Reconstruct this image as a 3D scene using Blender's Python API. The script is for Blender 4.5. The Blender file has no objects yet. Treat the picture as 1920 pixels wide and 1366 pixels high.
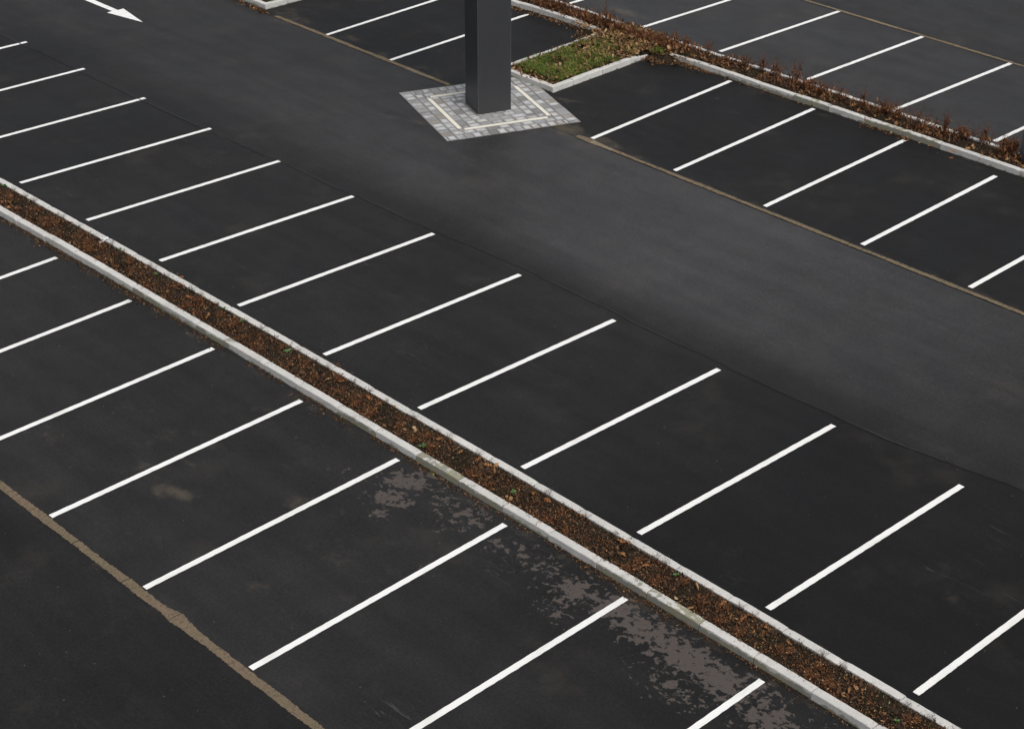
import bpy, math, random
import numpy as np
from mathutils import Vector, Matrix
rnd = random.Random(7)
rng = np.random.default_rng(7)
S = bpy.context.scene
COL = S.collection

# ------------------------------------------------------------------ camera model (metres, fitted to the bay grid of 2.5 m)
F, PITCH, ROLL, YAW = math.exp(8.17726679), .515752754, .00290001428, .7625218
CAM = Vector((-17.5745068, -33.1254755, 16.2250428))
cy_, sy_ = math.cos(YAW), math.sin(YAW)
FW = Vector((sy_*math.cos(PITCH), cy_*math.cos(PITCH), -math.sin(PITCH)))
R0 = Vector((cy_, -sy_, 0)); U0 = R0.cross(FW)
RT = R0*math.cos(ROLL)+U0*math.sin(ROLL); UP = U0*math.cos(ROLL)-R0*math.sin(ROLL)
def G(px, py, z=0.0):
    """point on the horizontal plane at height z seen at a pixel of the 1920 x 1366 survey picture"""
    d = FW+RT*((px-960)/F)-UP*((py-683)/F)
    t = (z-CAM.z)/d.z
    p = CAM+d*t
    return Vector((p.x, p.y, z))
cam = bpy.data.cameras.new("camera"); co = bpy.data.objects.new("camera", cam); COL.objects.link(co)
m = Matrix((RT, UP, -FW)).transposed().to_4x4(); m.translation = CAM
co.matrix_world = m
cam.sensor_width = 36; cam.lens = F/1920*36; cam.clip_end = 3000; cam.clip_start = .5
S.camera = co
S.render.resolution_x = 1024; S.render.resolution_y = 728

# ------------------------------------------------------------------ light
SUN_EL, SUN_AZ = math.radians(60), math.radians(188)
w = bpy.data.worlds.new("World"); S.world = w; w.use_nodes = True
nt = w.node_tree; bg = nt.nodes['Background']
sky = nt.nodes.new('ShaderNodeTexSky'); sky.sky_type = 'NISHITA'; sky.sun_disc = False
sky.sun_elevation = SUN_EL; sky.sun_rotation = SUN_AZ
sky.air_density = 1.0; sky.dust_density = 4.0; sky.ozone_density = 1.0
mxs = nt.nodes.new('ShaderNodeMix'); mxs.data_type = 'RGBA'; mxs.inputs[0].default_value = .78
bw = nt.nodes.new('ShaderNodeRGBToBW')
nt.links.new(sky.outputs[0], bw.inputs[0]); nt.links.new(sky.outputs[0], mxs.inputs[6]); nt.links.new(bw.outputs[0], mxs.inputs[7])
nt.links.new(mxs.outputs[2], bg.inputs[0]); bg.inputs[1].default_value = .13
sl = bpy.data.lights.new("sun", 'SUN'); sl.energy = .95; sl.angle = math.radians(20); sl.color = (1, .965, .92)
so = bpy.data.objects.new("sun", sl); COL.objects.link(so)
sd = Vector((math.sin(SUN_AZ)*math.cos(SUN_EL), math.cos(SUN_AZ)*math.cos(SUN_EL), math.sin(SUN_EL)))
so.rotation_euler = sd.to_track_quat('Z', 'Y').to_euler(); so.location = (0, 0, 30)
S.view_settings.view_transform = 'Standard'; S.view_settings.look = 'None'; S.view_settings.gamma = 1
S.view_settings.exposure = 0.36

# ------------------------------------------------------------------ node helpers
def mat(name):
    m = bpy.data.materials.new(name); m.use_nodes = True
    return m, m.node_tree, m.node_tree.nodes['Principled BSDF']
class N:
    def __init__(s, nt): s.nt = nt
    def new(s, t, **k):
        n = s.nt.nodes.new(t)
        for a, b in k.items(): setattr(n, a, b)
        return n
    def put(s, sock, v):
        if isinstance(v, bpy.types.NodeSocket): s.nt.links.new(v, sock)
        elif v is not None:
            try: sock.default_value = v
            except Exception: sock.default_value = (*v, 1)
    def math(s, op, a, b=None, c=None, clamp=False):
        n = s.new('ShaderNodeMath', operation=op, use_clamp=clamp)
        s.put(n.inputs[0], a); s.put(n.inputs[1], b)
        if c is not None: s.put(n.inputs[2], c)
        return n.outputs[0]
    def noise(s, vec, scale, detail=3, rough=.5, dist=0, out=0):
        n = s.new('ShaderNodeTexNoise'); s.put(n.inputs['Vector'], vec)
        n.inputs['Scale'].default_value = scale; n.inputs['Detail'].default_value = detail
        n.inputs['Roughness'].default_value = rough; n.inputs['Distortion'].default_value = dist
        return n.outputs[out]
    def vor(s, vec, scale, out='Distance', feature='F1'):
        n = s.new('ShaderNodeTexVoronoi', feature=feature); s.put(n.inputs['Vector'], vec); n.inputs['Scale'].default_value = scale
        return n.outputs[out]
    def rng(s, v, a, b, c=0., d=1., smooth=True):
        n = s.new('ShaderNodeMapRange'); n.interpolation_type = 'SMOOTHSTEP' if smooth else 'LINEAR'
        s.put(n.inputs[0], v); n.inputs[1].default_value = a; n.inputs[2].default_value = b
        n.inputs[3].default_value = c; n.inputs[4].default_value = d
        return n.outputs[0]
    def mix(s, f, a, b, blend='MIX'):
        n = s.new('ShaderNodeMix', data_type='RGBA', blend_type=blend)
        s.put(n.inputs[0], f); s.put(n.inputs[6], a); s.put(n.inputs[7], b)
        return n.outputs[2]
    def attr(s, name, out='Fac'):
        n = s.new('ShaderNodeAttribute', attribute_name=name); return n.outputs[out]
    def ramp(s, f, stops, interp='LINEAR'):
        n = s.new('ShaderNodeValToRGB'); cr = n.color_ramp; cr.interpolation = interp
        while len(cr.elements) < len(stops): cr.elements.new(.5)
        for e, (p, c) in zip(cr.elements, stops): e.position = p; e.color = (*c, 1)
        s.put(n.inputs[0], f); return n.outputs[0]
    def pos(s): return s.new('ShaderNodeTexCoord').outputs['Object']
    def world(s): return s.new('ShaderNodeNewGeometry').outputs['Position']
    def scale(s, v, xyz, rot=0):
        n = s.new('ShaderNodeMapping'); s.put(n.inputs[0], v); n.inputs['Scale'].default_value = xyz; n.inputs['Rotation'].default_value = (0, 0, rot)
        return n.outputs[0]
    def sep(s, v):
        n = s.new('ShaderNodeSeparateXYZ'); s.put(n.inputs[0], v); return n.outputs
    def bump(s, h, strength, dist=.01):
        n = s.new('ShaderNodeBump'); s.put(n.inputs['Height'], h); n.inputs['Strength'].default_value = strength; n.inputs['Distance'].default_value = dist
        return n.outputs[0]

# ------------------------------------------------------------------ materials
def asphalt_material():
    m, t, p = mat("asphalt"); n = N(t); P = n.world()
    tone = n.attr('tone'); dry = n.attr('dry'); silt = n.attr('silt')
    big = n.noise(P, .22, 4, .6); mid = n.noise(P, 1.3, 5, .62); fine = n.noise(P, 55, 2, .7); grain = n.noise(P, 150, 1); peb = n.noise(P, 21, 3, .75)
    streak = n.noise(n.scale(P, (1.1, .12, 1), .06), 2.2, 4, .6)
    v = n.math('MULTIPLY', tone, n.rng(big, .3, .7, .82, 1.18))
    v = n.math('MULTIPLY', v, n.rng(mid, .25, .75, .88, 1.12))
    v = n.math('MULTIPLY', v, n.rng(streak, .3, .7, .86, 1.14))
    v = n.math('MULTIPLY', v, n.rng(fine, .25, .75, .62, 1.42))
    v = n.math('MULTIPLY', v, n.rng(grain, .25, .75, .8, 1.2)); v = n.math('MULTIPLY', v, n.rng(peb, .25, .75, .72, 1.28)); v = n.math('MULTIPLY', v, n.rng(n.noise(P, 8.5, 3, .7), .25, .75, .95, 1.05))
    comb = n.new('ShaderNodeCombineColor')
    t.links.new(n.math('MULTIPLY', v, 1.0), comb.inputs[0]); t.links.new(n.math('MULTIPLY', v, .96), comb.inputs[1]); t.links.new(n.math('MULTIPLY', v, .955), comb.inputs[2])
    c = comb.outputs[0]
    # brownish silt film, soft edged
    sn = n.noise(n.scale(P, (1, .7, 1), .6), 2.6, 7, .68, .2)
    sm = n.math('MULTIPLY', n.rng(n.math('ADD', silt, n.math('MULTIPLY', n.math('SUBTRACT', sn, .5), 2.6)), .35, 1.5), n.rng(silt, .0, .25), clamp=True)
    faint = n.math('MULTIPLY', n.rng(n.noise(P, .55, 5, .65), .54, .75), .14)
    c = n.mix(n.math('MAXIMUM', n.math('MULTIPLY', sm, .62), faint), c, (.105, .085, .06, 1))
    # hard edged dried patches
    dn = n.noise(n.scale(P, (1, .8, 1), .25), 8.5, 10, .66, .15)
    dm = n.rng(n.math('ADD', dry, n.math('MULTIPLY', n.math('SUBTRACT', dn, .5), 3.8)), .66, .72)
    dm = n.math('MULTIPLY', dm, n.rng(dry, .02, .2))
    dc = n.mix(n.noise(P, 30, 3), (.066, .054, .047, 1), (.096, .081, .073, 1))
    c = n.mix(n.math('MULTIPLY', dm, .9), c, dc)
    # sparse pale grit
    vd = n.vor(P, 7.0); vc = n.vor(P, 7.0, 'Color')
    sp = n.math('MULTIPLY', n.rng(vd, .055, .10, 1, 0), n.math('GREATER_THAN', n.sep(vc)[0], .90))
    c = n.mix(n.math('MULTIPLY', sp, .5), c, (.19, .16, .12, 1))
    vd2 = n.vor(P, 3.1); vc2 = n.vor(P, 3.1, 'Color')
    sp2 = n.math('MULTIPLY', n.rng(vd2, .03, .06, 1, 0), n.math('GREATER_THAN', n.sep(vc2)[1], .72))
    c = n.mix(n.math('MULTIPLY', sp2, .8), c, (.008, .008, .008, 1))
    # thin scuffs
    sc = n.noise(n.scale(P, (1, .09, 1), 1.0), 5.5, 2, .5, .6)
    scm = n.math('MULTIPLY', n.math('MULTIPLY', n.rng(n.math('ABSOLUTE', n.math('SUBTRACT', sc, .5)), .0, .006, 1, 0), n.rng(n.noise(P, .35, 2), .56, .66)), .22)
    c = n.mix(scm, c, (.16, .15, .145, 1))
    t.links.new(c, p.inputs['Base Color'])
    r = n.math('SUBTRACT', n.rng(n.noise(P, .45, 4, .6), .3, .7, .50, .62), n.rng(tone, .016, .034, 0, .14))
    r = n.math('ADD', r, n.math('MULTIPLY', dm, .25)); t.links.new(r, p.inputs['Roughness'])
    t.links.new(n.rng(tone, .016, .034, .20, .42), p.inputs['Specular IOR Level'])
    t.links.new(n.bump(n.math('ADD', n.math('ADD', fine, n.math('MULTIPLY', peb, 1.0)), n.math('MULTIPLY', grain, .6)), .5, .006), p.inputs['Normal'])
    return m
def paint_material():
    m, t, p = mat("road_paint"); n = N(t); P = n.world()
    d = n.noise(n.scale(P, (.5, 2, 1)), 3, 5, .6); f = n.noise(P, 40, 3, .6)
    c = n.mix(n.rng(d, .45, .8), (.83, .83, .81, 1), (.66, .645, .60, 1))
    c = n.mix(n.rng(f, .60, .75), c, (.60, .585, .55, 1))
    rr = n.new('ShaderNodeObjectInfo').outputs['Random']
    c = n.mix(n.math('MULTIPLY', rr, .35), c, (.72, .70, .655, 1))
    wear = n.math('MULTIPLY', n.rng(n.noise(P, 9, 6, .75), .69, .73), .65)
    c = n.mix(wear, c, (.12, .11, .10, 1))
    t.links.new(c, p.inputs['Base Color']); p.inputs['Roughness'].default_value = .6
    t.links.new(n.bump(n.noise(P, 90, 2), .25, .004), p.inputs['Normal'])
    return m
def concrete_material():
    m, t, p = mat("kerb_concrete"); n = N(t); P = n.world()
    info = n.new('ShaderNodeObjectInfo'); oc = n.sep(info.outputs['Color'])   # R: moss amount of this stone, G: tint
    z = n.sep(P)[2]
    c = n.mix(n.rng(n.noise(P, 2.5, 5, .6), .3, .75), (.60, .585, .55, 1), (.50, .49, .465, 1))
    c = n.mix(n.rng(n.noise(P, 70, 3, .7), .55, .75), c, (.33, .32, .30, 1))
    c = n.mix(n.math('MULTIPLY', info.outputs['Random'], .30), c, (.40, .39, .37, 1))
    # algae creeping up from the bottom of the stone, ragged upper edge
    dn = n.noise(n.scale(P, (1.4, 1, 1)), 4.2, 7, .68, .3)
    lvl = n.math('ADD', n.math('SUBTRACT', n.math('MULTIPLY', oc[0], 1.35), n.math('MULTIPLY', z, 9.5)), n.math('MULTIPLY', n.math('SUBTRACT', dn, .5), 2.6))
    mm = n.rng(lvl, .0, .16)
    mc = n.mix(n.rng(n.noise(P, 3.1, 3), .35, .65), (.17, .16, .125, 1), (.19, .18, .085, 1))
    c = n.mix(n.math('MULTIPLY', mm, .78), c, mc)
    dirt = n.math('MAXIMUM', n.math('MULTIPLY', n.rng(n.noise(P, 14, 6, .75), .60, .70), .5), n.math('MULTIPLY', n.rng(n.noise(P, 2.2, 6, .7), .56, .72), .42))
    c = n.mix(dirt, c, (.17, .155, .125, 1))
    t.links.new(c, p.inputs['Base Color']); p.inputs['Roughness'].default_value = .85; p.inputs['Specular IOR Level'].default_value = .3
    t.links.new(n.bump(n.math('ADD', n.noise(P, 60, 4, .7), n.noise(P, 9, 3)), .35, .008), p.inputs['Normal'])
    return m
def soil_material():
    m, t, p = mat("dark_mulch_soil"); n = N(t); P = n.world()
    c = n.ramp(n.noise(P, 26, 5, .75), [(.28, (.008, .006, .004)), (.5, (.026, .018, .011)), (.66, (.055, .037, .02)), (.8, (.10, .07, .035))])
    c = n.mix(n.rng(n.noise(P, 2.0, 4), .5, .75), c, (.022, .021, .008, 1))
    vd = n.vor(P, 30); vc = n.sep(n.vor(P, 30, 'Color'))
    c = n.mix(n.math('MULTIPLY', n.math('GREATER_THAN', vc[0], .87), n.rng(vd, .2, .35, 1, 0)), c, (.20, .15, .085, 1))
    t.links.new(c, p.inputs['Base Color']); p.inputs['Roughness'].default_value = .95; p.inputs['Specular IOR Level'].default_value = .15
    t.links.new(n.bump(n.noise(P, 34, 5, .8), 1, .03), p.inputs['Normal'])
    return m
def leaf_material(name, stops, rough=.75):
    m, t, p = mat(name); n = N(t); P = n.world()
    c = n.ramp(n.attr('rnd'), stops)
    c = n.mix(n.rng(n.noise(P, 45, 3, .6), .35, .75, 0, .35), c, (.03, .018, .008, 1))
    t.links.new(c, p.inputs['Base Color']); p.inputs['Roughness'].default_value = rough; p.inputs['Specular IOR Level'].default_value = .2
    return m
def silt_material():
    m, t, p = mat("gutter_silt"); n = N(t); P = n.world()
    c = n.mix(n.rng(n.noise(P, 1.1, 4, .6), .35, .65), (.165, .132, .082, 1), (.185, .135, .092, 1))
    c = n.mix(n.rng(n.noise(n.scale(P, (3, 1, 1), .5), 14, 5, .7), .5, .75), c, (.085, .07, .05, 1))
    c = n.mix(n.rng(n.noise(P, 5, 6, .75), .60, .72), c, (.048, .044, .028, 1))
    c = n.mix(n.math('MULTIPLY', n.rng(n.noise(P, 16, 6, .85), .50, .62), .6), c, (.07, .058, .042, 1))
    c = n.mix(n.rng(n.attr('rnd'), .55, 1, 0, .55), c, (.25, .21, .15, 1))
    t.links.new(c, p.inputs['Base Color']); p.inputs['Roughness'].default_value = .9; p.inputs['Specular IOR Level'].default_value = .2
    t.links.new(n.bump(n.noise(P, 22, 6, .8), 1.0, .02), p.inputs['Normal'])
    return m
def paver_material():
    m, t, p = mat("grey_pavers"); n = N(t); P = n.world()
    c = n.ramp(n.attr('rnd'), [(0, (.17, .165, .158)), (.35, (.235, .23, .225)), (.8, (.29, .288, .285)), (1, (.22, .19, .155))])
    ce = n.math('MULTIPLY', n.attr('mid'), n.rng(n.math('ADD', n.noise(P, 5, 3), n.math('MULTIPLY', n.attr('rnd2'), .5)), .55, .95), clamp=True)
    c = n.mix(n.math('MULTIPLY', ce, .85), c, (.54, .54, .545, 1))
    c = n.mix(n.rng(n.noise(P, 50, 4, .7), .5, .75, 0, .4), c, (.13, .125, .12, 1))
    t.links.new(c, p.inputs['Base Color']); p.inputs['Roughness'].default_value = .8; p.inputs['Specular IOR Level'].default_value = .3
    t.links.new(n.bump(n.noise(P, 60, 4), .3, .005), p.inputs['Normal'])
    return m
def simple(name, col, rough, metal=0, var=.12, scale=8, spec=.5):
    m, t, p = mat(name); n = N(t); P = n.world()
    c = n.mix(n.rng(n.noise(P, scale, 5, .65), .3, .7, 0, 1), tuple(x*(1-var) for x in col)+(1,), tuple(min(1, x*(1+var)) for x in col)+(1,))
    t.links.new(c, p.inputs['Base Color']); p.inputs['Roughness'].default_value = rough; p.inputs['Metallic'].default_value = metal; p.inputs['Specular IOR Level'].default_value = spec
    return m
def steel_material():
    m, t, p = mat("dark_coated_steel"); n = N(t); P = n.pos()
    v = n.noise(n.scale(P, (6, 6, .25)), 3, 5, .65); s2 = n.noise(P, .9, 4, .6)
    c = n.mix(v, (.030, .031, .034, 1), (.042, .043, .046, 1))
    z = n.sep(P)[2]
    grime = n.math('MULTIPLY', n.rng(n.math('ADD', z, n.math('MULTIPLY', n.noise(P, 5, 4), .25)), .1, .55, 1, 0), .35)
    c = n.mix(grime, c, (.05, .047, .042, 1))
    t.links.new(c, p.inputs['Base Color']); p.inputs['Specular IOR Level'].default_value = .45
    t.links.new(n.rng(s2, .3, .7, .42, .56), p.inputs['Roughness'])
    t.links.new(n.bump(n.noise(P, .7, 3), .12, .05), p.inputs['Normal'])
    return m
M_ASPH = asphalt_material(); M_PAINT = paint_material(); M_CONC = concrete_material(); M_SOIL = soil_material()
M_SILT = silt_material(); M_PAVE = paver_material(); M_STEEL = steel_material()
M_LITTER = leaf_material("leaf_litter", [(0, (.020, .012, .007)), (.3, (.060, .032, .015)), (.55, (.12, .065, .028)), (.8, (.23, .115, .048)), (.95, (.35, .21, .10)), (1, (.44, .33, .19))])
M_CHIP = leaf_material("mulch_chips", [(0, (.010, .007, .005)), (.35, (.036, .022, .013)), (.62, (.080, .046, .024)), (.84, (.15, .098, .052)), (.94, (.30, .23, .13)), (1, (.42, .37, .22))])
M_OAK = leaf_material("dead_oak_leaf", [(0, (.20, .075, .025)), (.4, (.28, .115, .035)), (.7, (.36, .19, .075)), (1, (.44, .29, .15))])
M_GRASS = leaf_material("sedge_blades", [(0, (.030, .055, .010)), (.4, (.10, .155, .020)), (.78, (.23, .265, .04)), (1, (.36, .31, .10))], .55)
M_TWIG = leaf_material("red_brown_twigs", [(0, (.060, .027, .016)), (.5, (.125, .050, .024)), (1, (.20, .085, .035))])
M_TWIGD = leaf_material("dark_twigs", [(0, (.05, .038, .030)), (1, (.13, .085, .06))])
M_RUST = leaf_material("rusty_dead_leaves", [(0, (.035, .015, .009)), (.35, (.100, .040, .019)), (.7, (.185, .072, .029)), (.9, (.30, .13, .048)), (1, (.42, .25, .12))])
M_BED = simple("paver_bedding", (.045, .043, .04), .95)
M_CREAM = simple("cream_stone", (.70, .67, .575), .7, 0, .08, 20, .3)
M_JOINT = simple("bitumen_joint", (.016, .016, .016), .5)
M_WEED = simple("green_weed", (.065, .13, .025), .5, 0, .3)
M_PLASTIC = simple("white_plastic", (.62, .62, .64), .35, 0, .1)
M_BOLL = simple("grey_blue_metal", (.085, .100, .118), .5, 0, .12, 5)
M_CAP = simple("dark_gasket", (.02, .02, .022), .6)

# ------------------------------------------------------------------ object helpers
def mesh(name, v, f, mt, parent=None, smooth=False, attrs=None):
    me = bpy.data.meshes.new(name)
    v = np.asarray(v, dtype=np.float32).reshape(-1, 3)
    if isinstance(f, np.ndarray):
        nf, k = f.shape
        me.vertices.add(len(v)); me.vertices.foreach_set('co', v.ravel())
        me.loops.add(nf*k); me.loops.foreach_set('vertex_index', f.ravel().astype(np.int32))
        me.polygons.add(nf); me.polygons.foreach_set('loop_start', np.arange(0, nf*k, k, dtype=np.int32))
        me.update(calc_edges=True); me.validate()
    else:
        me.from_pydata([tuple(map(float, q)) for q in v], [], f); me.update()
    if attrs:
        for k, a in attrs.items():
            at = me.attributes.new(k, 'FLOAT', 'POINT'); at.data.foreach_set('value', np.asarray(a, dtype=np.float32))
    if smooth: me.polygons.foreach_set('use_smooth', [True]*len(me.polygons))
    if mt: me.materials.append(mt)
    o = bpy.data.objects.new(name, me); COL.objects.link(o)
    if parent: o.parent = parent
    return o
def tag(o, label=None, cat=None, group=None, kind=None):
    if label: o['label'] = label
    if label and len(label.split()) > 16: print('LONG', label)
    if cat: o['category'] = cat
    if group: o['group'] = group
    if kind: o['kind'] = kind
    return o
def empty(name, loc=(0, 0, 0), rz=0, **k):
    o = bpy.data.objects.new(name, None); COL.objects.link(o); o.location = loc; o.rotation_euler = (0, 0, rz)
    o.empty_display_size = .2
    return tag(o, **k)
class MB:
    def __init__(s): s.v = []; s.f = []; s.r = []
    def add(s, v, f, r=0.):
        k = len(s.v); s.v += [tuple(q) for q in v]; s.f += [tuple(i+k for i in q) for q in f]; s.r += [r]*len(v)
    def box(s, x0, x1, y0, y1, z0, z1, r=0.):
        s.add([(x0, y0, z0), (x1, y0, z0), (x1, y1, z0), (x0, y1, z0), (x0, y0, z1), (x1, y0, z1), (x1, y1, z1), (x0, y1, z1)],
              [(3, 2, 1, 0), (4, 5, 6, 7), (0, 1, 5, 4), (1, 2, 6, 5), (2, 3, 7, 6), (3, 0, 4, 7)], r)
    def tube(s, pts, rad, r=0., n=3):
        pts = [Vector(p) for p in pts]; rings = []; L = len(pts)
        for i, p in enumerate(pts):
            d = (pts[min(i+1, L-1)]-pts[max(i-1, 0)]).normalized()
            a = d.orthogonal().normalized(); b = d.cross(a)
            q = rad[i] if isinstance(rad, (list, tuple)) else rad
            rings.append([p+(a*math.cos(6.2832*j/n)+b*math.sin(6.2832*j/n))*q for j in range(n)])
        f = []
        for i in range(L-1):
            for j in range(n): f.append((i*n+j, i*n+(j+1) % n, (i+1)*n+(j+1) % n, (i+1)*n+j))
        s.add([v for q in rings for v in q], f, r)
    def build(s, name, mt, parent=None, smooth=False):
        return mesh(name, s.v, s.f, mt, parent, smooth, {'rnd': s.r})
def lerp_poly(pts, s):
    """polyline as y-sorted list of (x, y): x at y = s"""
    pts = sorted(pts, key=lambda q: q[1])
    if s <= pts[0][1]: return pts[0][0]
    for a, b in zip(pts, pts[1:]):
        if s <= b[1]: return a[0]+(b[0]-a[0])*(s-a[1])/(b[1]-a[1])
    return pts[-1][0]
def wob(y, k, a):   # smooth wobble
    return a*(math.sin(y*2.1+k)+.6*math.sin(y*5.3+k*2.7)+.35*math.sin(y*13.7+k*4.1)+.2*math.sin(y*31+k))

# ------------------------------------------------------------------ ground, lanes and their stain fields
NEAR_GUT, FAR_GUT, BACK_GUT = -6.20, 10.26, 21.12
def gauss(x, y, cx, cy, ax, ay, rot=0):
    c, s_ = math.cos(rot), math.sin(rot); dx, dy = x-cx, y-cy
    u, v = c*dx+s_*dy, -s_*dx+c*dy
    return np.exp(-((u/ax)**2+(v/ay)**2))
DRY = [(-2.05, -14.2, .22, .4, .5, 1.15), (-1.45, -14.8, .4, .5, 0, .62), (-1.6, -16.6, .35, .6, 0, .62), (-2.2, -17.9, .3, .6, 0, .62), (-2.3, -20.2, .35, .8, 0, .66), (-1.45, -21.0, .25, .9, 0, .75), (-2.6, -21.9, .4, .6, 0, .6), (-1.60, -13.95, .34, .45, .25, 1.05), (-1.25, -14.1, .3, .35, 0, .85), (-2.46, -14.38, .16, .2, 0, 1.1), (-1.52, -15.35, .5, .55, 0, .72),
       (-2.0, -15.2, .3, .3, 0, .5), (-1.74, -16.2, .22, .25, 0, .7), (-1.62, -17.1, .3, .35, 0, .7), (-1.66, -17.8, .42, .5, 0, .95),
       (-1.58, -18.5, .38, .5, 0, 1.0), (-1.62, -19.1, .42, .6, 0, 1.05), (-1.66, -19.9, .42, .7, 0, 1.12), (-1.70, -20.6, .42, .6, 0, 1.05),
       (-1.85, -21.5, .5, .5, 0, .95), (-1.8, -22.4, .55, .6, 0, .9), (-2.9, -15.9, .2, .3, 0, .5), (-3.4, -21.2, .25, .3, 0, .52), (-2.1, -13.0, .2, .3, 0, .45)]
SILT = [(-3.6, -10.6, 1.0, 1.4, 0, .42), (-3.4, -14.9, 1.1, 1.2, 0, .36), (-5.3, -12.9, .5, .9, 0, .42), (-2.0, -11.0, .5, .9, 0, .45), (-5.0, -9.2, .6, .8, 0, .45), (-4.34, -11.75, .20, .42, .3, 1.15), (-4.52, -11.5, .15, .3, -.4, .9), (-4.3, -11.0, .5, .5, 0, .55), (-4.8, -10.9, .8, .9, 0, .4), (-4.95, -14.55, .20, .36, .3, .75), (-4.9, -13.4, .4, .5, 0, .35), (-4.0, -15.76, .3, .5, 0, .35),
        (-3.08, -13.5, .4, .8, .3, .65), (-2.3, -12.2, .5, .6, 0, .4), (-3.2, -9.3, .8, 1.0, 0, .35), (10.35, -5.6, .42, .75, -.1, 1.3), (10.45, -6.7, .3, .9, 0, .9), (10.0, -6.6, .35, .8, 0, .8), (9.6, -5.4, .3, .5, 0, .45),
        (11.60, -4.35, .18, .5, .2, 1.0), (11.25, -5.2, .2, .3, .2, .9), (10.35, 4.4, .35, .9, 0, .9), (10.9, 4.9, .5, .5, 0, .7), (10.6, 2.2, .3, .7, 0, .6), (10.1, 2.6, .3, .6, 0, .45),
        (11.6, -.6, .9, 1.2, 0, .5), (8.15, -2.9, .12, 1.0, .35, .8), (10.55, -.8, .2, .9, 0, .7), (10.5, .9, .2, .6, 0, .5), (13.5, .7, .8, .6, 0, .3), (3.0, -22.5, .5, .6, 0, .4), (1.6, -24.3, .6, .5, 0, .8), (2.4, -21.8, 1, 1, 0, .3),
        (17.0, -1.2, .25, .9, 0, 1.0), (12.5, .3, .5, 1.5, 0, .3)]
def fields(v):
    x, y = v[:, 0], v[:, 1]
    dry = np.zeros(len(v)); silt = np.zeros(len(v))
    for a in DRY: dry = np.maximum(dry, a[5]*gauss(x, y, *a[:5]))
    for a in SILT: silt = np.maximum(silt, a[5]*gauss(x, y, *a[:5]))
    silt = np.maximum(silt, .42*np.exp(-((x+6.34)/.22)**2)*(y < -8)*(.5+.5*np.sin(y*1.3)))
    silt = np.maximum(silt, .5*np.exp(-((x+1.2)/.16)**2))
    silt = np.maximum(silt, .55*np.exp(-((x-10.3)/.22)**2))
    silt = np.maximum(silt, .40*np.exp(-((x-15.2)/.16)**2)*(y < -3.5))
    return dry, silt
def sheet(name, ys, left, right, nx, z, tone):
    ys = np.asarray(ys); t = np.linspace(0, 1, nx)
    L = np.array([left(y) for y in ys]); Rr = np.array([right(y) for y in ys])
    X = L[:, None]+(Rr-L)[:, None]*t[None, :]; Y = np.repeat(ys[:, None], nx, 1)
    v = np.stack([X, Y, np.full_like(X, z)], 2).reshape(-1, 3)
    i = np.arange(len(ys)-1)[:, None]*nx+np.arange(nx-1)[None, :]
    f = np.stack([i, i+1, i+nx+1, i+nx], 2).reshape(-1, 4)
    d, s = fields(v)
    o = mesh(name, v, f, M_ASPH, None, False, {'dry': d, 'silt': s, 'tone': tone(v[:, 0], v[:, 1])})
    return tag(o, kind='structure')
# one base sheet reaching to the horizon, dense where the bays are
xs = np.concatenate([[-900, -300, -100, -40, -20], np.arange(-12, 30, .13), [36, 60, 150, 400, 900]])
ys = np.concatenate([[-900, -300, -100, -50], np.arange(-32, 18, .13), [24, 40, 100, 300, 900]])
X, Y = np.meshgrid(xs, ys); v = np.stack([X, Y, np.zeros_like(X)], 2).reshape(-1, 3)
nx = len(xs); i = np.arange(len(ys)-1)[:, None]*nx+np.arange(nx-1)[None, :]
f = np.stack([i, i+1, i+nx+1, i+nx], 2).reshape(-1, 4)
def step(v, a, b): return np.clip((v-a)/(b-a), 0, 1)**2*(3-2*np.clip((v-a)/(b-a), 0, 1))
def bay_tone(x, y):  # asphalt differs by row; fall-off along y is dimmer light put into colour
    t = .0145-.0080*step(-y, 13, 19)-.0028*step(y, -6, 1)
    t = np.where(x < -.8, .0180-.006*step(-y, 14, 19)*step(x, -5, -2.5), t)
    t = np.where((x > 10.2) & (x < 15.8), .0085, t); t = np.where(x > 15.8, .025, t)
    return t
def lane_tone(x, y):  # brighter middle paints sheen; darker ends mix scuffed asphalt and painted light fall-off
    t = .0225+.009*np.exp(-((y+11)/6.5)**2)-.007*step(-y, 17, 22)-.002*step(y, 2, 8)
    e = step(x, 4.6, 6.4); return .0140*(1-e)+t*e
d, s_ = fields(v)
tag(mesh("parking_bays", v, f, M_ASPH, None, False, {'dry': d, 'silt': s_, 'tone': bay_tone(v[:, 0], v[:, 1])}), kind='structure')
SEAM = [(4.43, 9), (4.45, 4.1), (4.53, -.44), (4.72, -5.65), (4.75, -7.35), (4.9, -10.14), (4.82, -15.3), (4.9, -18.3), (5.2, -20.5), (5.3, -32)]
lane_y = np.arange(-32, 18, .11)
seam = lambda y: lerp_poly(SEAM, y)+wob(y, 1.3, .012)
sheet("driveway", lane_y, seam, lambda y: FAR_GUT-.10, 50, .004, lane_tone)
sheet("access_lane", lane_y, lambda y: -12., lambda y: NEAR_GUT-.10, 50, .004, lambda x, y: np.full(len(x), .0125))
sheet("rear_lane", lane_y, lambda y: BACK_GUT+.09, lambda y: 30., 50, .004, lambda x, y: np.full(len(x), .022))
# bitumen joint between the bays and the driveway
vv = []; ff = []
for k, y in enumerate(np.arange(-19.4, 12, .06)):
    wdt = max(.0006, .003+.009*math.sin(y*.9)+.006*math.sin(y*2.7)+.007*rnd.random()); x = seam(y)
    vv += [(x-wdt, y, .0075), (x+wdt, y, .0075)]
    if k: ff.append((2*k-2, 2*k-1, 2*k+1, 2*k))
tag(mesh("asphalt_seam", vv, ff, M_JOINT), kind='structure')

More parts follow.
